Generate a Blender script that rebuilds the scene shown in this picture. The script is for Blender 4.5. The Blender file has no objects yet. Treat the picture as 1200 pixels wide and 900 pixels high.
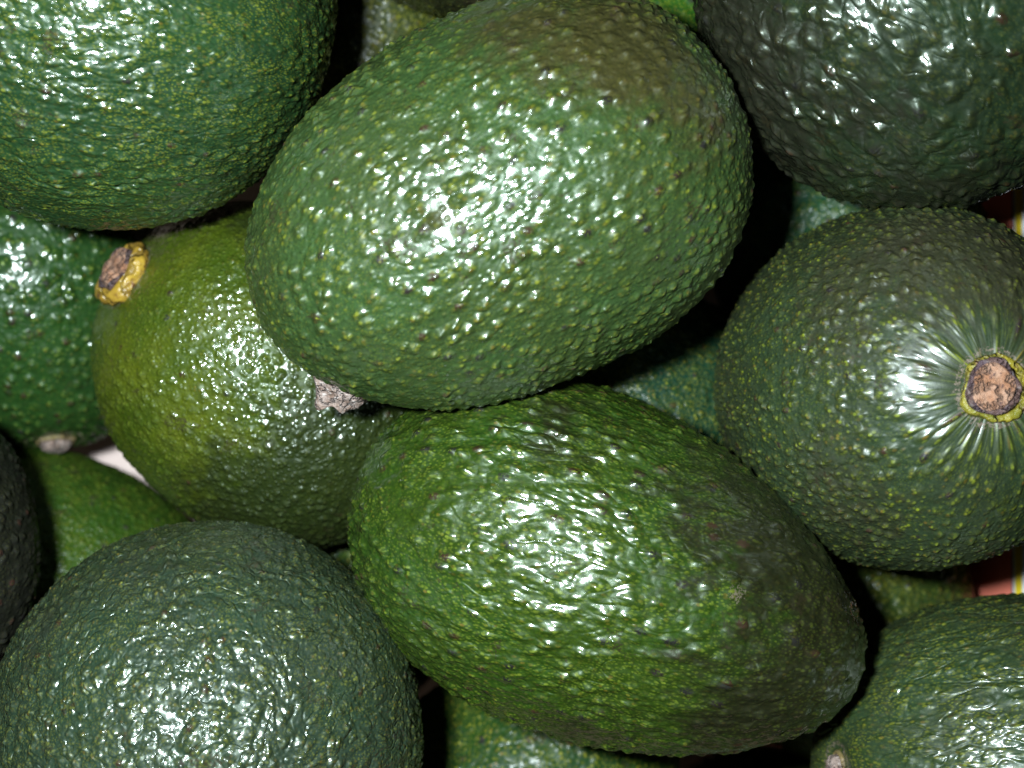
import bpy, math
import numpy as np

CM = 0.01                                   # everything below is measured in centimetres

# ------------------------------------------------------------------ camera, light, exposure
scene = bpy.context.scene
COL = scene.collection
cam_data = bpy.data.cameras.new("camera")
cam_data.sensor_width = 36.0
cam_data.lens = 36.0 * 35.4 / 21.0
cam_data.clip_start = 0.01
cam_data.clip_end = 10.0
cam_data.dof.use_dof = True
cam_data.dof.focus_distance = 0.318
cam_data.dof.aperture_fstop = 14.0
cam = bpy.data.objects.new("camera", cam_data)
cam.location = (0, 0, 43.4 * CM)
COL.objects.link(cam)
scene.camera = cam

world = bpy.data.worlds.new("World")
scene.world = world
world.use_nodes = True
bg = world.node_tree.nodes["Background"]
bg.inputs[0].default_value = (0.85, 0.95, 1.0, 1)
bg.inputs[1].default_value = 0.005            # dim room

flash = bpy.data.lights.new("camera_flash", 'AREA')   # the small flash beside the lens
flash.shape = 'RECTANGLE'
flash.size = 0.030
flash.size_y = 0.018
flash.energy = 4.7
flash.color = (0.82, 0.945, 1.0)
fo = bpy.data.objects.new("camera_flash", flash)
fo.location = (-5.4 * CM, 2.3 * CM, 43.0 * CM)
fo.rotation_euler = (math.radians(-3), math.radians(-6), 0)
COL.objects.link(fo)

scene.cycles.max_bounces = 4
scene.cycles.diffuse_bounces = 2
scene.cycles.glossy_bounces = 2
scene.view_settings.view_transform = 'Standard'
scene.view_settings.look = 'None'
scene.view_settings.exposure = 0.0
scene.view_settings.gamma = 1.0
scene.view_settings.use_curve_mapping = False


# ------------------------------------------------------------------ node helpers
class Nodes:
    def __init__(self, name):
        self.mat = bpy.data.materials.new(name)
        self.mat.use_nodes = True
        self.nt = self.mat.node_tree
        self.nt.nodes.clear()
        self.out = self.nt.nodes.new('ShaderNodeOutputMaterial')

    def node(self, kind, **props):
        n = self.nt.nodes.new(kind)
        for k, v in props.items():
            setattr(n, k, v)
        return n

    def put(self, sock, v):
        if isinstance(v, bpy.types.NodeSocket):
            self.nt.links.new(v, sock)
        elif isinstance(v, tuple) and len(v) == 3 and sock.type == 'RGBA':
            sock.default_value = (*v, 1)
        else:
            sock.default_value = v

    def math(self, op, a, b=0.0, clamp=False):
        n = self.node('ShaderNodeMath', operation=op, use_clamp=clamp)
        self.put(n.inputs[0], a)
        self.put(n.inputs[1], b)
        return n.outputs[0]

    def vmath(self, op, a, b):
        n = self.node('ShaderNodeVectorMath', operation=op)
        self.put(n.inputs[0], a)
        if op == 'SCALE':
            self.put(n.inputs['Scale'], b)
        else:
            self.put(n.inputs[1], b)
        return n.outputs[0]

    def ramp(self, v, a, b, lo=0.0, hi=1.0, smooth=True):
        n = self.node('ShaderNodeMapRange', interpolation_type='SMOOTHSTEP' if smooth else 'LINEAR')
        self.put(n.inputs[0], v)
        flip = a > b
        if flip:
            a, b, lo, hi = b, a, hi, lo
        for i, x in enumerate((a, b, lo, hi)):
            n.inputs[i + 1].default_value = x
        return n.outputs[0]

    def mix(self, f, a, b, mode='MIX'):
        n = self.node('ShaderNodeMix', data_type='RGBA', blend_type=mode)
        self.put(n.inputs[0], f)
        self.put(n.inputs[6], a)
        self.put(n.inputs[7], b)
        return n.outputs[2]

    def noise(self, vec, scale, detail=2.0, rough=0.5, off=0.0):
        n = self.node('ShaderNodeTexNoise')
        if off:
            vec = self.vmath('ADD', vec, (off, off * 0.7, -off * 1.3))
        self.put(n.inputs['Vector'], vec)
        n.inputs['Scale'].default_value = scale
        n.inputs['Detail'].default_value = detail
        n.inputs['Roughness'].default_value = rough
        return n.outputs

    def voronoi(self, vec, scale, rnd=1.0, feature='F1', smooth=0.0, dims='2D'):
        n = self.node('ShaderNodeTexVoronoi', feature=feature, voronoi_dimensions=dims)
        self.put(n.inputs['Vector'], vec)
        n.inputs['Scale'].default_value = scale
        n.inputs['Randomness'].default_value = rnd
        if feature == 'SMOOTH_F1':
            n.inputs['Smoothness'].default_value = smooth
        return n.outputs

    def attr(self, name):
        return self.node('ShaderNodeAttribute', attribute_name=name).outputs

    def principled(self, **kw):
        n = self.node('ShaderNodeBsdfPrincipled')
        for k, v in kw.items():
            self.put(n.inputs[k], v)
        self.nt.links.new(n.outputs[0], self.out.inputs['Surface'])
        return n


DIFF = 0.66


def skin_material(name, p):
    """Pebbled avocado skin: real displacement plus bump, lenticel specks, rust and scars."""
    N = Nodes(name)
    s = p['scale']
    p = dict(p)
    for key in ('green', 'green2', 'bump', 'ripe_col'):
        p[key] = tuple(DIFF * c for c in p[key])
    seed = p['seed']
    vec = N.vmath('ADD', N.attr('skin')['Vector'], (seed * 7.3, seed * 3.1, seed * 5.7))
    warp = N.vmath('SUBTRACT', N.noise(vec, 0.9, 2)[1], (0.5, 0.5, 0.5))
    wv = N.vmath('ADD', vec, N.vmath('SCALE', warp, p['warp']))
    v1 = v1r = N.voronoi(wv, s, 0.92)
    iso = N.vmath('SCALE', N.node('ShaderNodeTexCoord').outputs['Object'], 100.0)
    iso = N.vmath('ADD', iso, N.vmath('SCALE', warp, 0.25))
    wv2 = N.vmath('ADD', vec, N.vmath('SCALE', warp, p['warp'] * 0.5))
    v2 = N.voronoi(wv2, s * 2.15, 1.0)
    v3 = N.voronoi(vec, s * p['speck_scale'], 1.0)
    v4 = N.voronoi(wv2, s * 5.2, 1.0)
    low = N.noise(vec, 0.55, 2)[0]
    mid = N.noise(wv, s * 0.62, 2, 0.5, 11.0)[0]
    fold = N.noise(wv, s * 0.85, 1, 0.4, 23.0)[0]
    fine = N.noise(iso, s * 7, 3, 0.6, 5.0)[0]
    b1 = N.ramp(v1[0], 0.50, -0.04)
    b2 = N.ramp(v2[0], 0.46, -0.03)
    crease = N.ramp(N.math('ABSOLUTE', N.math('SUBTRACT', fold, 0.5)), 0.0, 0.07)
    # where the bumps are strong or faint
    strong = N.ramp(N.noise(vec, 0.75, 1, 0.5, 31.0)[0], 0.3, 0.68, 0.30, 1.15)
    h = N.math('MULTIPLY', b1, N.math('MULTIPLY', strong, p['pebble'] * 1.5))
    h = N.math('ADD', h, N.math('MULTIPLY', b2, p['grain'] * 1.2))
    h = N.math('ADD', h, N.math('MULTIPLY', mid, p['wave'] * 1.35))
    h = N.math('ADD', h, N.math('MULTIPLY', crease, p['crease']))
    h = N.math('ADD', h, N.math('MULTIPLY', fine, 0.035))
    h = N.math('MULTIPLY', h, N.attr('amp')['Fac'])
    d = N.node('ShaderNodeDisplacement')
    N.put(d.inputs['Height'], h)
    d.inputs['Midlevel'].default_value = 0.4
    d.inputs['Scale'].default_value = 0.001
    N.nt.links.new(d.outputs[0], N.out.inputs['Displacement'])
    N.mat.displacement_method = 'BOTH'

    patch = N.ramp(low, 0.36, 0.64)
    base = N.mix(patch, p['green'], p['green2'])
    base = N.mix(N.math('MULTIPLY', N.ramp(mid, 0.3, 0.75), 0.5), base, p['green2'])
    base = N.mix(N.math('MULTIPLY', b1, 0.65), base, p['bump'])
    # brown-black ripening, and shade painted on the yellowish olive fruit, ragged in shape
    dk = N.math('ADD', N.attr('dark')['Fac'], N.math('MULTIPLY', N.math('SUBTRACT', N.noise(wv, 2.3, 5, 0.68, 41.0)[0], 0.5), 1.3))
    dk = N.math('MULTIPLY', N.ramp(dk, 0.2, 0.72), p['ripe'])
    base = N.mix(dk, base, p['ripe_col'])
    # lenticels: yellow flecks, mostly on the bumps
    where = N.math('ADD', N.math('MULTIPLY', N.math('MAXIMUM', b1, N.math('MULTIPLY', b2, 0.55)), 0.95), p['valley'])
    fl = N.math('MULTIPLY', N.ramp(v3[0], 0.40, 0.15), where)
    fl = N.math('MULTIPLY', fl, N.ramp(N.noise(vec, 1.1, 2, 0.5, 53.0)[0], 0.3, 0.6, 0.35, 1.0))
    sep = N.node('ShaderNodeSeparateColor')
    N.put(sep.inputs[0], v3[1])
    fcol = N.mix(N.ramp(sep.outputs[0], 0.55, 0.95), p['speck'], p['speck2'])
    keep = N.ramp(dk, 0.0, 0.8, 1.0, 0.28)
    base = N.mix(N.math('MULTIPLY', N.math('MULTIPLY', fl, keep), p['specks'], True), base, fcol)
    dots = N.math('MULTIPLY', N.ramp(v4[0], 0.36, 0.12), N.ramp(N.noise(vec, 1.6, 2, 0.5, 71.0)[0], 0.35, 0.62, 0.1, 1.0))
    base = N.mix(N.math('MULTIPLY', N.math('MULTIPLY', dots, keep), p['dots'], True), base, N.mix(0.35, p['speck'], p['bump']))
    # single bumps that have gone rusty or purple-black
    sep2 = N.node('ShaderNodeSeparateColor')
    N.put(sep2.inputs[0], v1r[1])
    spot = N.math('MULTIPLY', N.ramp(sep2.outputs[0], 1.0 - p['spots'], 1.0 - p['spots'] * 0.8), N.ramp(v1r[0], 0.30, 0.12))
    scol = N.mix(N.ramp(sep2.outputs[1], 0.3, 0.7), (0.045, 0.014, 0.010), (0.018, 0.011, 0.016))
    spot = N.math('MULTIPLY', spot, N.ramp(fine, 0.35, 0.55))
    base = N.mix(spot, base, scol)
    # small brown scuffs
    sf = N.math('MULTIPLY', N.ramp(N.noise(iso, 1.5, 5, 0.62, 83.0)[0], 0.60, 0.67), N.ramp(fine, 0.42, 0.58))
    base = N.mix(N.math('MULTIPLY', sf, p['scuff']), base, (0.040, 0.022, 0.014))
    # corky rub marks
    sc = N.attr('scar')['Fac']
    sc = N.ramp(N.math('ADD', sc, N.math('MULTIPLY', N.math('SUBTRACT', fine, 0.5), 0.9)), 0.42, 0.62)
    base = N.mix(sc, base, N.mix(N.ramp(fine, 0.4, 0.6), (0.06, 0.028, 0.022), (0.22, 0.15, 0.12)))
    base = N.mix(N.ramp(fine, 0.25, 0.75, 0.0, 0.5), base, (0.008, 0.012, 0.006))

    rough = N.ramp(N.noise(vec, s * 1.4, 3, 0.6, 61.0)[0], 0.3, 0.7, p['rough'] - 0.06, p['rough'] + 0.10)
    rough = N.math('ADD', rough, N.math('MULTIPLY', sc, 0.3))
    rough = N.math('ADD', rough, N.math('MULTIPLY', b1, 0.08))
    N.principled(**{'Base Color': base, 'Roughness': rough, 'Specular IOR Level': p['spec'],
                    'Coat Weight': min(1.0, p['coat'] * 1.15), 'Coat Roughness': p['coat_rough'], 'Coat IOR': 1.5,
                    'Coat Tint': (0.60, 0.72, 0.56)})
    return N.mat


def cork_material(name, c1, c2, c3, scale=700.0, rough=0.8, depth=0.0006):
    N = Nodes(name)
    co = N.node('ShaderNodeTexCoord').outputs['Object']
    n1 = N.noise(co, scale * 0.35, 4, 0.65)[0]
    n2 = N.noise(co, scale, 4, 0.7, 3.0)[0]
    v = N.voronoi(co, scale * 0.55, 1.0, dims='3D')[0]
    crack = N.ramp(N.math('ABSOLUTE', N.math('SUBTRACT', N.noise(co, scale * 0.3, 3, 0.6, 9.0)[0], 0.5)), 0.0, 0.05)
    c = N.mix(N.ramp(n1, 0.35, 0.65), c1, c2)
    c = N.mix(N.ramp(n2, 0.52, 0.68), c, c3)
    c = N.mix(N.math('MULTIPLY', N.math('SUBTRACT', 1.0, crack), 0.45), c, (0.02, 0.012, 0.012))
    bump = N.node('ShaderNodeBump')
    bump.inputs['Strength'].default_value = 0.9
    bump.inputs['Distance'].default_value = depth
    N.put(bump.inputs['Height'], N.math('ADD', N.math('ADD', n2, N.math('MULTIPLY', v, 0.7)), crack))
    N.principled(**{'Base Color': c, 'Roughness': rough, 'Normal': bump.outputs[0], 'Specular IOR Level': 0.4})
    return N.mat


# ------------------------------------------------------------------ mesh helpers
def link_mesh(name, verts, faces, mat, parent=None, smooth=True):
    me = bpy.data.meshes.new(name)
    verts = np.asarray(verts, float)
    if isinstance(faces, np.ndarray):
        nf, k = faces.shape
        me.vertices.add(len(verts))
        me.vertices.foreach_set('co', verts.ravel())
        me.loops.add(nf * k)
        me.loops.foreach_set('vertex_index', faces.ravel().astype(np.int32))
        me.polygons.add(nf)
        me.polygons.foreach_set('loop_start', np.arange(0, nf * k, k, dtype=np.int32))
        me.update(calc_edges=True)
        me.validate()
    else:
        me.from_pydata(verts.tolist(), [], faces)
    me.polygons.foreach_set('use_smooth', [smooth] * len(me.polygons))
    me.materials.append(mat)
    ob = bpy.data.objects.new(name, me)
    COL.objects.link(ob)
    if parent:
        ob.parent = parent
    return ob


_cube_cache = {}


def cube_sphere(n):
    """Unit directions and quads of an evenly divided sphere."""
    if n in _cube_cache:
        return _cube_cache[n]
    t = np.tan(np.linspace(-1, 1, n + 1) * math.pi / 4)
    A, B = np.meshgrid(t, t, indexing='ij')
    one = np.ones_like(A)
    sides = [(one, A, B), (-one, B, A), (B, one, A), (A, -one, B), (A, B, one), (B, A, -one)]
    P = np.concatenate([np.stack(s, -1).reshape(-1, 3) for s in sides])
    m = n + 1
    i, j = np.meshgrid(np.arange(n), np.arange(n), indexing='ij')
    q = np.stack([i * m + j, (i + 1) * m + j, (i + 1) * m + j + 1, i * m + j + 1], -1).reshape(-1, 4)
    Q = np.concatenate([q + k * m * m for k in range(6)])
    key = np.round(P * 1e5).astype(np.int64)
    _, first, inv = np.unique(key, axis=0, return_index=True, return_inverse=True)
    P = P[first]
    Q = inv.ravel()[Q]
    P /= np.linalg.norm(P, axis=1)[:, None]
    _cube_cache[n] = (P, Q)
    return P, Q


def direction(az, el):
    a, e = math.radians(az), math.radians(el)
    return np.array([math.cos(a) * math.cos(e), math.sin(a) * math.cos(e), math.sin(e)])


def frame_for(ax):
    up = np.array([0, 0, 1.0]) if abs(ax[2]) < 0.95 else np.array([0, 1.0, 0])
    ey = np.cross(up, ax)
    ey /= np.linalg.norm(ey)
    return ey, np.cross(ax, ey)


def waves(D, rng, count, lo, hi):
    out = np.zeros(len(D))
    for _ in range(count):
        k = rng.randn(3)
        k *= rng.uniform(lo, hi) / np.linalg.norm(k)
        out += np.sin(D @ k + rng.uniform(0, 6.28))
    return out / count


def gauss(P, spots):
    out = np.zeros(len(P))
    for (x, y, z, r, w) in spots:
        d2 = ((P - np.array([x, y, z])) ** 2).sum(1)
        out = np.maximum(out, w * np.exp(-d2 / (r * r)))
    return out


def set_attr(me, name, kind, data):
    a = me.attributes.new(name, kind, 'POINT')
    a.data.foreach_set('vector' if kind == 'FLOAT_VECTOR' else 'value', np.asarray(data, np.float32).ravel())


# ------------------------------------------------------------------ the box the fruit lies in
FLOOR = -2.0


def plain_board(name, c1, c2):
    N = Nodes(name)
    co = N.node('ShaderNodeTexCoord').outputs['Object']
    n = N.noise(co, 60, 5, 0.6)[0]
    f = N.noise(co, 900, 3, 0.6)[0]
    c = N.mix(N.ramp(n, 0.35, 0.65), c1, c2)
    c = N.mix(N.ramp(f, 0.5, 0.8, 0, 0.35), c, c2)
    b = N.node('ShaderNodeBump')
    b.inputs['Strength'].default_value = 0.4
    b.inputs['Distance'].default_value = 0.0003
    N.put(b.inputs['Height'], f)
    N.principled(**{'Base Color': c, 'Roughness': 0.7, 'Normal': b.outputs[0]})
    return N.mat


def printed_board(name):
    """Red, white and yellow bands printed along the board (by height on the panel)."""
    N = Nodes(name)
    co = N.node('ShaderNodeTexCoord').outputs['Object']
    sp = N.node('ShaderNodeSeparateXYZ')
    N.put(sp.inputs[0], co)
    z = N.math('MULTIPLY', sp.outputs[2], 100.0)            # centimetres up the panel
    y = N.math('MULTIPLY', sp.outputs[1], 100.0)
    wob = N.math('MULTIPLY', N.math('SUBTRACT', N.noise(co, 70, 2)[0], 0.5), 0.12)
    z = N.math('ADD', z, wob)

    def edge(at, w=0.03):
        return N.ramp(z, at - w, at + w)
    c = N.mix(edge(5.38), (0.90, 0.24, 0.16), (0.04, 0.01, 0.03))
    c = N.mix(edge(5.46), c, (0.80, 0.78, 0.80))
    c = N.mix(edge(5.58), c, (0.80, 0.58, 0.02))
    c = N.mix(edge(6.00), c, (0.82, 0.80, 0.82))
    N.principled(**{'Base Color': c, 'Roughness': 0.45})
    return N.mat


def panel(name, corners, thick, mat, parent):
    """A board: four corners of its inner face (in order), thickened away from the box."""
    c = np.array(corners, float)
    nrm = np.cross(c[1] - c[0], c[3] - c[0])
    nrm /= np.linalg.norm(nrm)
    n = 10
    V, Fc = [], []
    for side in (0, 1):
        for i in range(n + 1):
            for j in range(n + 1):
                u, v = i / n, j / n
                p = (c[0] * (1 - u) + c[1] * u) * (1 - v) + (c[3] * (1 - u) + c[2] * u) * v
                p = p + nrm * 0.03 * math.sin(7 * u + 3) * math.sin(5 * v)
                V.append(p - nrm * thick * side)
    m = n + 1
    for i in range(n):
        for j in range(n):
            a = i * m + j
            Fc.append((a, a + m, a + m + 1, a + 1))
            b = a + m * m
            Fc.append((b, b + 1, b + m + 1, b + m))
    rim = [i * m for i in range(m)] + [n * m + j for j in range(1, m)] + [i * m + n for i in range(n - 1, -1, -1)] + [j for j in range(n - 1, 0, -1)]
    for k in range(len(rim)):
        a, b = rim[k], rim[(k + 1) % len(rim)]
        Fc.append((a, a + m * m, b + m * m, b))
    base = np.array([0, 0, FLOOR])
    return link_mesh(name, (np.array(V) - base) * CM, Fc, mat, parent, smooth=False)


box = bpy.data.objects.new("produce_box", None)
box.location = (0, 0, FLOOR * CM)
box["label"] = "pale cardboard box with red and yellow printed side, under the avocados"
box["category"] = "box"
COL.objects.link(box)
pale = plain_board("pale_board", (0.44, 0.335, 0.30), (0.50, 0.39, 0.35))
kraft = plain_board("kraft_board", (0.22, 0.15, 0.095), (0.27, 0.19, 0.12))
printed = printed_board("printed_board")
x0, x1, y0, y1, g, top = -15.9, 11.3, -16.2, 13.4, 0.7, 4.5
zf = FLOOR
panel("bottom_panel", [(x0, y0, zf), (x1, y0, zf), (x1, y1, zf), (x0, y1, zf)], 0.3, pale, box)
panel("side_panel", [(x1 + .02, y0, zf), (x1 + g, y0 - g, top), (x1 + g, y1 + g, top), (x1 + .02, y1, zf)][::-1], 0.3, printed, box)
panel("side_panel", [(x0 - .02, y0, zf), (x0 - g, y0 - g, top), (x0 - g, y1 + g, top), (x0 - .02, y1, zf)], 0.3, kraft, box)
panel("side_panel", [(x0, y0 - .02, zf), (x1, y0 - .02, zf), (x1 + g, y0 - g, top), (x0 - g, y0 - g, top)], 0.3, kraft, box)
panel("side_panel", [(x0, y1 + .02, zf), (x1, y1 + .02, zf), (x1 + g, y1 + g, top), (x0 - g, y1 + g, top)][::-1], 0.3, kraft, box)

# ------------------------------------------------------------------ stems
mats = {
    'cork': cork_material("cork", (0.22, 0.095, 0.045), (0.30, 0.17, 0.11), (0.06, 0.03, 0.03), 1000, 0.8, 0.001),
    'grey_cork': cork_material("grey_cork", (0.27, 0.20, 0.17), (0.14, 0.085, 0.06), (0.42, 0.36, 0.33), 1100, 0.85, 0.0012),
    'rind': cork_material("dark_rind", (0.045, 0.026, 0.034), (0.085, 0.045, 0.035), (0.13, 0.10, 0.09), 900, 0.5, 0.001),
    'collar': cork_material("yellow_collar", (0.19, 0.15, 0.012), (0.10, 0.10, 0.012), (0.13, 0.055, 0.012), 550, 0.4, 0.0008),
    'amber': cork_material("amber_collar", (0.27, 0.17, 0.02), (0.17, 0.10, 0.014), (0.08, 0.03, 0.010), 420, 0.33, 0.0005),
    'tan': cork_material("tan_collar", (0.13, 0.09, 0.03), (0.09, 0.07, 0.025), (0.17, 0.12, 0.08), 500, 0.6, 0.0006),
}


def lathe(profile, seed, lump, nseg=64, squash=1.0, lobes=0):
    """Knobbly surface of revolution about +Z; profile = (radius, height) pairs."""
    rng = np.random.RandomState(seed)
    prof = np.array(profile, float)
    tt = np.linspace(0, 1, len(prof))
    fine_t = np.linspace(0, 1, len(prof) * 5)
    R = np.interp(fine_t, tt, prof[:, 0])
    Z = np.interp(fine_t, tt, prof[:, 1])
    ker = np.array([1, 2, 1]) / 4
    for _ in range(3):
        R[1:-1] = np.convolve(R, ker, 'valid')
        Z[1:-1] = np.convolve(Z, ker, 'valid')
    ph = np.linspace(0, 2 * math.pi, nseg, endpoint=False)
    V = np.zeros((len(R), nseg, 3))
    V[..., 0] = R[:, None] * np.cos(ph)
    V[..., 1] = R[:, None] * np.sin(ph) * squash
    V[..., 2] = Z[:, None]
    D = V.reshape(-1, 3)
    w = waves(D, rng, 10, 5, 11) * 1.6 + waves(D, rng, 12, 14, 26) * 1.0 + waves(D, rng, 12, 30, 50) * 0.5
    scale = 1 + lump * w
    if lobes:
        ang = np.arctan2(D[:, 1], D[:, 0])
        scale += 0.06 * np.sin(lobes * ang + seed) + 0.035 * np.sin((lobes + 2) * ang + 1.3 * seed)
    D = D * np.stack([scale, scale, 1 + 3.0 * lump * waves(D, rng, 8, 6, 16)], -1)
    n = len(R)
    i, j = np.meshgrid(np.arange(n - 1), np.arange(nseg), indexing='ij')
    a = i * nseg + j
    b = i * nseg + (j + 1) % nseg
    return D, np.stack([a, b, b + nseg, a + nseg], -1).reshape(-1, 4)


def place(V, origin, nrm, roll=0.0):
    ey, ez = frame_for(nrm)
    c, s = math.cos(roll), math.sin(roll)
    e1, e2 = ey * c + ez * s, -ey * s + ez * c
    return origin + V[:, :1] * e1 + V[:, 1:2] * e2 + V[:, 2:3] * nrm


def build_stem(kind, origin, nrm, parent, base, seed, roll=0.0, size=1.0):
    def add(name, prof, lump, mat, par, lobes=0, lift=0.0, sq=1.0, sd=0, off=(0, 0)):
        V, Q = lathe([(r * size, z * size) for r, z in prof], seed + sd, lump, lobes=lobes, squash=sq)
        V[:, :2] += np.array(off) * size
        V = place(V, origin + nrm * lift * size, nrm, roll)
        return link_mesh(name, (V - base) * CM, Q, mat, par)
    if kind == 'cap':            # cut stem seen end-on: corky disc, dark rind, yellow collar
        st = add("stem", [(0.40, -0.3), (0.41, 0.10), (0.395, 0.17), (0.36, 0.185), (0.2, 0.16), (0.0, 0.17)], 0.09, mats['cork'], parent, 3, off=(0.07, 0.05))
        add("rind", [(0.49, -0.3), (0.495, 0.08), (0.48, 0.15), (0.44, 0.175), (0.375, 0.15), (0.36, 0.02)], 0.10, mats['rind'], st, 3, sd=1, off=(0.045, 0.03))
        add("collar", [(0.58, -0.3), (0.60, -0.02), (0.58, 0.07), (0.52, 0.10), (0.45, 0.07), (0.42, -0.1)], 0.10, mats['collar'], st, 4, sd=5)
    elif kind == 'amber':        # thick lumpy amber collar round a withered dark stem end
        st = add("stem", [(0.40, -0.3), (0.42, 0.25), (0.37, 0.36), (0.25, 0.40), (0.1, 0.33), (0.0, 0.34)], 0.12, mats['cork'], parent, 3)
        add("rind", [(0.44, -0.2), (0.455, 0.22), (0.43, 0.30), (0.38, 0.31), (0.33, 0.2)], 0.13, mats['rind'], st, 3, sd=2)
        add("collar", [(0.50, -0.3), (0.64, 0.0), (0.66, 0.12), (0.62, 0.24), (0.52, 0.29), (0.40, 0.1)], 0.13, mats['amber'], st, 5, sd=9)
    elif kind == 'stub':         # dry broken stub
        add("stem", [(0.60, -0.4), (0.62, 0.02), (0.54, 0.22), (0.42, 0.42), (0.34, 0.50), (0.16, 0.44), (0.0, 0.50)], 0.20, mats['grey_cork'], parent, 3, sq=0.8)
    else:                        # small dry button
        st = add("stem", [(0.34, -0.3), (0.35, 0.02), (0.31, 0.16), (0.22, 0.22), (0.0, 0.20)], 0.10, mats['grey_cork'], parent, 3)
        add("collar", [(0.47, -0.3), (0.47, -0.02), (0.43, 0.04), (0.37, 0.05), (0.34, -0.05)], 0.10, mats['tan'], st, 4, sd=4)


# ------------------------------------------------------------------ the avocados
DEFAULT = dict(scale=2.7, warp=0.22, pebble=0.40, grain=0.10, wave=0.6, crease=0.05, speck_scale=3.1,
               green=(0.028,0.075,0.018), green2=(0.02,0.056,0.018), bump=(0.040, 0.095, 0.010),
               ripe=0.75, ripe_col=(0.022, 0.017, 0.011), speck=(0.26, 0.25, 0.02), speck2=(0.20, 0.11, 0.015),
               specks=0.75, spots=0.10, rough=0.38, spec=0.40, dots=0.5, scuff=0.75, valley=0.12, coat=0.55, coat_rough=0.14, smooth_neck=0.3)


def avocado(label, centre, a, b, az, el, taper, detail, seed, stem='button', stem_dir=None,
            dark=(), scar=(), stem_size=1.0, roll=0.0, q=2.3, **look):
    p = dict(DEFAULT)
    p.update(look)
    p['seed'] = seed
    rng = np.random.RandomState(seed * 13 + 5)
    C = np.array(centre, float)
    ax = direction(az, el)
    ey, ez = frame_for(ax)
    D, Q = cube_sphere(detail)
    # egg: profile r(t) about the long axis, reached along each direction
    t = np.clip(D[:, 0], -1, 1)
    rad = np.hypot(D[:, 1], D[:, 2])
    # redistribute so that t is the axial position
    R = b * np.sqrt(np.maximum(0, 1 - np.abs(t) ** q)) * (1 - taper * t)
    un = D[:, 1:] / np.maximum(rad, 1e-9)[:, None]
    L = np.stack([a * t, R * un[:, 0], R * un[:, 1]], -1)
    lump = 1 + 0.010 * waves(D, rng, 6, 2, 4) * 2 + 0.004 * waves(D, rng, 8, 6, 12) * 2
    L *= lump[:, None]
    P = C + L[:, :1] * ax + L[:, 1:2] * ey + L[:, 2:3] * ez
    # stem point: the surface point farthest along the stem direction from the centre
    sd = ax if stem_dir is None else direction(*stem_dir)
    rel = P - C
    cosang = (rel @ sd) / np.linalg.norm(rel, axis=1)
    k = int(cosang.argmax())
    S = P[k]
    near = np.argsort(((P - S) ** 2).sum(1))[:400]
    g = P[near] - P[near].mean(0)
    nrm = np.linalg.svd(g, full_matrices=False)[2][2]
    if nrm @ (S - C) < 0:
        nrm = -nrm
    # shallow dimple round the stem
    dS = np.linalg.norm(P - S, axis=1)
    P = P - nrm * (0.16 * np.exp(-(dS / 0.75) ** 2))[:, None]
    # skin coordinates: arc length and bearing about a pole (the stem, where it faces up)
    pole = (S - C) / np.linalg.norm(S - C) if p.get('ray') else np.array([0, 0, 1.0])
    rel = P - C
    al = rel @ pole
    e1, e2 = frame_for(pole)
    c1, c2 = rel @ e1, rel @ e2
    pr = np.hypot(c1, c2)
    phi = np.arctan2(c2, c1)
    nb = 72
    bins = ((phi + math.pi) / (2 * math.pi) * nb).astype(int) % nb
    rmax = np.zeros(nb)
    np.maximum.at(rmax, bins, pr)
    rm = np.interp(phi, (np.arange(-1, nb + 1) + 0.5) / nb * 2 * math.pi - math.pi, np.r_[rmax[-1], rmax, rmax[0]])
    zm = max(al.max(), 1e-3)
    tt = np.arctan2(pr / rm, al / zm)
    arc = tt * np.sqrt((rm ** 2 + zm ** 2) / 2)
    if p.get('ray'):
        arc2 = np.sqrt(arc ** 2 + p['ray'] ** 2 * np.exp(-(dS / p['ray_reach']) ** 2))
    else:
        arc2 = arc
    un2 = np.stack([c1, c2], -1) / np.maximum(pr, 1e-6)[:, None]
    skin = np.concatenate([un2 * arc2[:, None], np.zeros((len(P), 1))], 1)
    if 'stretch' in p:                       # pebbles drawn out along one direction
        ang, fa, fb = math.radians(p['stretch'][0]), p['stretch'][1], p['stretch'][2]
        ca, sa = math.cos(ang), math.sin(ang)
        skin = np.stack([(skin[:, 0] * ca + skin[:, 1] * sa) * fa, (skin[:, 1] * ca - skin[:, 0] * sa) * fb, skin[:, 2]], -1)
    amp = 1 - p['smooth_neck'] * np.exp(-(dS / 2.2) ** 2)
    amp *= 1 - 0.9 * np.exp(-(dS / 0.5) ** 2)

    base = np.array([C[0], C[1], P[:, 2].min()])
    root = bpy.data.objects.new("avocado", None)
    root.empty_display_size = 0.02
    root.location = base * CM
    root["label"] = label
    root["category"] = "avocado"
    root["group"] = "avocados heaped in the box"
    COL.objects.link(root)
    ob = link_mesh("skin", (P - base) * CM, Q, skin_material("avocado_skin", p), root)
    set_attr(ob.data, 'skin', 'FLOAT_VECTOR', skin)
    set_attr(ob.data, 'amp', 'FLOAT', amp)
    set_attr(ob.data, 'dark', 'FLOAT', gauss(P, dark))
    set_attr(ob.data, 'scar', 'FLOAT', np.maximum(gauss(P, scar), 0.5 * np.exp(-((dS - 0.66 * stem_size) / 0.16) ** 2)))
    build_stem(stem, S - nrm * 0.14, nrm, root, base, seed + 3, roll, stem_size)
    return root

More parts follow.
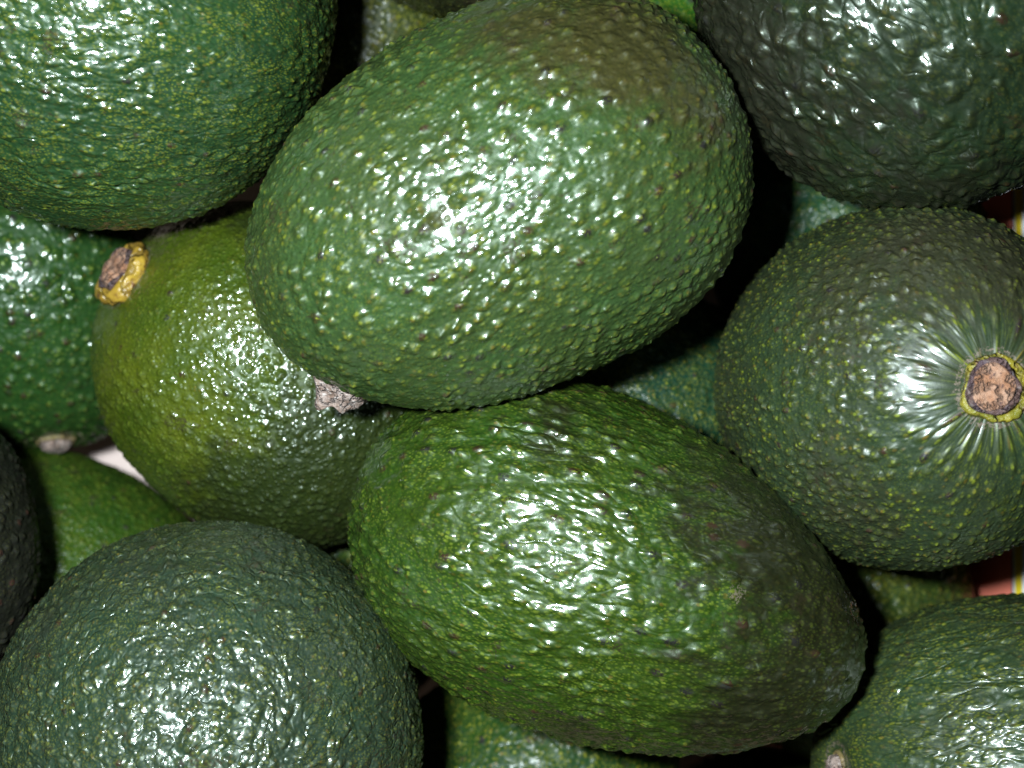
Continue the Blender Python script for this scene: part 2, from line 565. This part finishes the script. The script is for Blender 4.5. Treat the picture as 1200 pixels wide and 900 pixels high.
# top of the heap
avocado("large mid-green avocado on top at the centre, dry stem stub at its lower left end",
        (-0.27, 3.33, 11.2), 4.91, 3.48, 205.5, 5, 0.085, 132, 1, 'stub', (229, -4), stem_size=1.0, roll=0.5,
        dark=[(0.58, 6.2, 13.7, 1.8, 0.7), (2.0, 6.0, 13.9, 1.7, 1.0), (3.2, 5.0, 13.8, 1.5, 0.7), (-1.21, 2.78, 14.58, 0.5, 0.45), (-0.5, 0.6, 13, 1.0, 0.3)],
        scar=[(1.87, 6.4, 13.7, 0.28, 0.75)],
        stretch=(35, 0.82, 1.1), spec=0.52, rough=0.36, green=(0.048, 0.096, 0.028), green2=(0.050, 0.080, 0.024), bump=(0.060, 0.082, 0.010), spots=0.11, specks=0.65,
        ripe_col=(0.075, 0.042, 0.014), ripe=0.7, pebble=0.46, scale=3.0, grain=0.12, dots=0.2, speck_scale=2.6, valley=0.05)
avocado("glossy grass-green avocado with brown-black right end, below the central one",
        (1.84, -3.73, 9.45), 5.22, 3.26, 337.5, 6, 0.18, 132, 2, 'button', (337, -38), q=2.1,
        dark=[(5.2, -3.0, 11.4, 2.7, 0.82), (6.2, -4.6, 11.2, 2.5, 0.95), (4.8, -5.9, 11.6, 2.5, 0.8), (-0.65, -0.33, 10.42, 1.3, 0.5), (3.4, -2.2, 12.0, 1.7, 0.6), (1.0, -0.9, 11.4, 1.4, 0.5), (1.4, -6.6, 11.0, 1.5, 0.5), (-2.2, -3.6, 10.2, 0.9, 0.5)],
        scar=[(4.05, -3.75, 12.46, 0.34, 0.62), (2.41, -6.29, 11.96, 0.26, 0.85)],
        green=(0.034, 0.080, 0.008), green2=(0.042, 0.072, 0.006), bump=(0.041, 0.070, 0.003), smooth_neck=0.0, speck_scale=3.6, stretch=(-12, 0.68, 1.12), pebble=0.42, grain=0.10, wave=1.15, crease=0.08, scale=2.8, spec=0.4,
        speck=(0.24, 0.26, 0.03), spots=0.22, coat=0.75, coat_rough=0.13, ripe=0.9, ripe_col=(0.024, 0.015, 0.009), specks=0.7)
avocado("dark blue-green avocado filling the upper left corner of the heap",
        (-7.80, 7.68, 9.9), 4.85, 4.3, 92, -45, 0.0, 118, 3, 'button',
        dark=[(-5.0, 4.0, 10.5, 1.5, 0.25)],
        green=(0.024, 0.066, 0.019), green2=(0.018, 0.053, 0.020), bump=(0.028, 0.064, 0.010), stretch=(-8, 0.7, 1.15), pebble=0.36, wave=1.0, crease=0.10, scale=3.3, warp=0.5, specks=0.6, spots=0.02)
avocado("blackish green very glossy avocado filling the upper right corner",
        (8.05, 8.24, 9.50), 5.2, 4.33, 65, -45, 0.0, 118, 4, 'button',
        dark=[(4.58, 5.4, 10.28, 2.6, 1.0), (4.2, 6.6, 11.0, 2.8, 1.0), (6.2, 5.2, 12.6, 1.8, 0.55), (8.0, 4.3, 10.6, 2.2, 0.7), (11, 5, 11.0, 2, 0.55)],
        green=(0.020, 0.038, 0.018), green2=(0.021, 0.029, 0.018), bump=(0.034, 0.032, 0.011), stretch=(-40, 0.75, 1.1), pebble=0.50, wave=1.5, crease=0.10, scale=2.5, warp=0.6,
        coat=0.8, coat_rough=0.15, specks=0.35, dots=0.22, speck=(0.13, 0.12, 0.02), ripe_col=(0.030, 0.018, 0.018))
avocado("dull green avocado at right with its round cut stem facing up",
        (7.90, -0.08, 9.11), 4.58, 3.59, 0, 84, 0.10, 118, 5, 'cap', roll=2.0,
        dark=[(6.2, 1.9, 12.2, 2.0, 0.65), (8.0, 2.5, 12.4, 2.4, 0.85), (6.0, -2.2, 11.8, 1.8, 0.5)],
        green=(0.031, 0.055, 0.024), green2=(0.031, 0.044, 0.020), bump=(0.058, 0.070, 0.005), ray=1.6, ray_reach=1.5, smooth_neck=0.6, scale=2.9, spots=0.12, valley=0.06, dots=0.15, spec=0.52, speck_scale=2.6,
        pebble=0.42, speck=(0.24, 0.27, 0.015), specks=0.7, ripe_col=(0.045, 0.030, 0.018), ripe=0.6, coat=0.26, coat_rough=0.16)
avocado("grey-green finely pebbled avocado filling the lower left corner",
        (-6.21, -7.42, 9.0), 5.0, 4.25, 243, -45, 0.0, 124, 6, 'button',
        dark=[(-5.94, -3.37, 10.94, 2.2, 0.5), (-8.2, -4.6, 11.4, 1.8, 0.45), (-6.0, -5.2, 12.7, 0.8, 0.5)],
        spec=0.5, green=(0.030, 0.056, 0.035), green2=(0.033, 0.050, 0.037), bump=(0.038, 0.050, 0.021), scale=3.4, pebble=0.33, grain=0.10, wave=0.9, crease=0.16, warp=0.55,
        specks=0.7, speck=(0.20, 0.19, 0.03), spots=0.06, ripe_col=(0.034, 0.028, 0.018), ripe=0.6, coat=0.6, coat_rough=0.13)
avocado("greyish wrinkled green avocado in the lower right corner",
        (9.88, -7.81, 8.19), 3.72, 3.43, 188, -26, 0.07, 112, 7, 'button', (177, 12), stem_size=0.7,
        dark=[(7.2, -6.0, 9.6, 1.2, 0.35)],
        green=(0.032, 0.064, 0.026), green2=(0.036, 0.052, 0.024), bump=(0.033, 0.059, 0.005), scale=2.7, stretch=(10, 0.6, 1.15), pebble=0.24, wave=0.85, crease=0.16, warp=0.7, rough=0.42, coat=0.4, coat_rough=0.16,
        spots=0.04, specks=0.6, ripe_col=(0.06, 0.045, 0.022), ripe=0.5)
# second row
avocado("yellowish olive avocado with amber stem end, tucked under the central one",
        (-5.18, 0.26, 5.69), 4.03, 3.58, 145, 14, 0.05, 118, 8, 'amber', (145, 27), stem_size=1.1, roll=0.8,
        dark=[(-4.2, -2.9, 7.4, 2.8, 1.15), (-2.4, -2.0, 7.4, 3.4, 1.25), (-5.0, 3.6, 7.4, 1.4, 0.6), (-7.2, -2.6, 6.0, 1.5, 0.6)],  # darker towards the lower right: mostly shade painted into the skin colour
        scar=[(-6.21, 1.7, 9.0, 0.35, 0.40)],
        green=(0.122, 0.134, 0.007), green2=(0.060, 0.092, 0.005), bump=(0.070, 0.092, 0.004), pebble=0.30, grain=0.14, wave=0.35, scale=3.4, smooth_neck=0.55,
        speck=(0.24, 0.25, 0.03), specks=0.4, dots=0.35, ripe=0.92, spots=0.03, coat=0.6, coat_rough=0.12, ripe_col=(0.022, 0.030, 0.007))
avocado("bumpy green avocado with purple-black dots at the left edge, beside the amber stem",
        (-11.22, 1.92, 2.94), 3.72, 3.07, 278, -30, 0.12, 96, 9, 'button', (279, 2),
        green=(0.026, 0.082, 0.015), green2=(0.019, 0.063, 0.013), bump=(0.035, 0.082, 0.007), pebble=0.60, scale=2.4, valley=0.06, dots=0.1, spots=0.22, wave=0.3, speck=(0.24, 0.30, 0.05), specks=0.6)
avocado("nearly black avocado cut off by the left edge",
        (-12.83, -3.11, 8.34), 3.68, 3.09, 113, -56, 0.12, 80, 10, 'button',
        dark=[(-10, -3, 8, 6, 1.2)], green=(0.014, 0.016, 0.006), green2=(0.011, 0.014, 0.005), bump=(0.016, 0.015, 0.005), ripe=0.9, specks=0.15, dots=0.2, spec=0.2, coat=0.08, ripe_col=(0.012, 0.010, 0.008), rough=0.5)
avocado("dark green avocado cut off by the top edge, over the central one's upper left",
        (-0.91, 10.64, 7.96), 3.40, 3.05, 340, 3.5, 0.03, 80, 11, 'button',
        dark=[(-0.9, 7.8, 9, 4, 0.6)], green=(0.039, 0.046, 0.008), green2=(0.030, 0.037, 0.009), bump=(0.048, 0.052, 0.006))
# bottom of the heap
avocado("leaf-green avocado low at left, beside the pale patch of box floor",
        (-11.1, -5.12, 2.15), 4.19, 3.47, 165, -7, -0.05, 84, 12, 'button',
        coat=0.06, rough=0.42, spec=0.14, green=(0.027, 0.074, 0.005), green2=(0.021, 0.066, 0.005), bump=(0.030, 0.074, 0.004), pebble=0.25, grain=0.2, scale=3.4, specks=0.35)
avocado("dark olive avocado low between the upper left and central avocados",
        (-3.45, 8.02, 2.01), 3.91, 3.07, 64, 7, 0.05, 84, 13, 'button',
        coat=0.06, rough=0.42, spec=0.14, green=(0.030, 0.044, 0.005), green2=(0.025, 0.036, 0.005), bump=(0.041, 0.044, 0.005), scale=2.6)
avocado("vivid green avocado low between the central and upper right avocados",
        (2.60, 7.22, 4.03), 3.87, 3.01, 40, -5, -0.03, 84, 14, 'button',
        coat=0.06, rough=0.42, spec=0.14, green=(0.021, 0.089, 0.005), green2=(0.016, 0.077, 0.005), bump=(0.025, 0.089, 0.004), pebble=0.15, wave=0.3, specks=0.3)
avocado("teal green avocado low in the gap left of the upper right avocado",
        (8.05, 3.24, 1.84), 3.67, 3.30, 119, 39, 0.0, 84, 15, 'button', (119, -60),
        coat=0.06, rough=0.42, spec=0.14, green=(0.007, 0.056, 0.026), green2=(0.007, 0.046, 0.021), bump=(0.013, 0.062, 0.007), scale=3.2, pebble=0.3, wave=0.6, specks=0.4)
avocado("dark teal avocado low between the central, lower and stem-up avocados",
        (3.07, -0.89, 3.48), 3.38, 3.10, 10.6, -22, 0.10, 84, 16, 'button',
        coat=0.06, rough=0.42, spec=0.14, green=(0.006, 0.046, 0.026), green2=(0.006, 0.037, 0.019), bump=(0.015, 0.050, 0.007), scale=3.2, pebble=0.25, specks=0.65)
avocado("deep green avocado low behind the grey-green corner one, left of the grass-green",
        (-4.02, -4.95, 0.98), 3.54, 2.98, 56, 4, -0.03, 84, 17, 'button',
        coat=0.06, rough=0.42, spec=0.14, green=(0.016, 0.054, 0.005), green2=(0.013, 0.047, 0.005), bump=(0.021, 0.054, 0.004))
avocado("green avocado at the bottom edge beneath the grass-green one",
        (0.01, -9.57, 3.18), 4.27, 3.03, 37, 4.5, 0.06, 88, 18, 'button',
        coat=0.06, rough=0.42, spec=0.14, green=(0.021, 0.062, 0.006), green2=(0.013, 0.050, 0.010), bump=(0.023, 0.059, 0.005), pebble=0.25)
avocado("dull olive green avocado low at right, beneath the stem-up one",
        (8.13, -5.77, 1.77), 3.32, 3.05, 72.5, -5, 0.13, 84, 19, 'button',
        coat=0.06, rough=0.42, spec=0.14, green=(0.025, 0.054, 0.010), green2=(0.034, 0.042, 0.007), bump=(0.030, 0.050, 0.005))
avocado("shaded teal avocado at the bottom edge left of the wrinkled corner one",
        (5.60, -12.36, 1.30), 3.73, 3.17, 52, 4, 0.12, 72, 20, 'button',
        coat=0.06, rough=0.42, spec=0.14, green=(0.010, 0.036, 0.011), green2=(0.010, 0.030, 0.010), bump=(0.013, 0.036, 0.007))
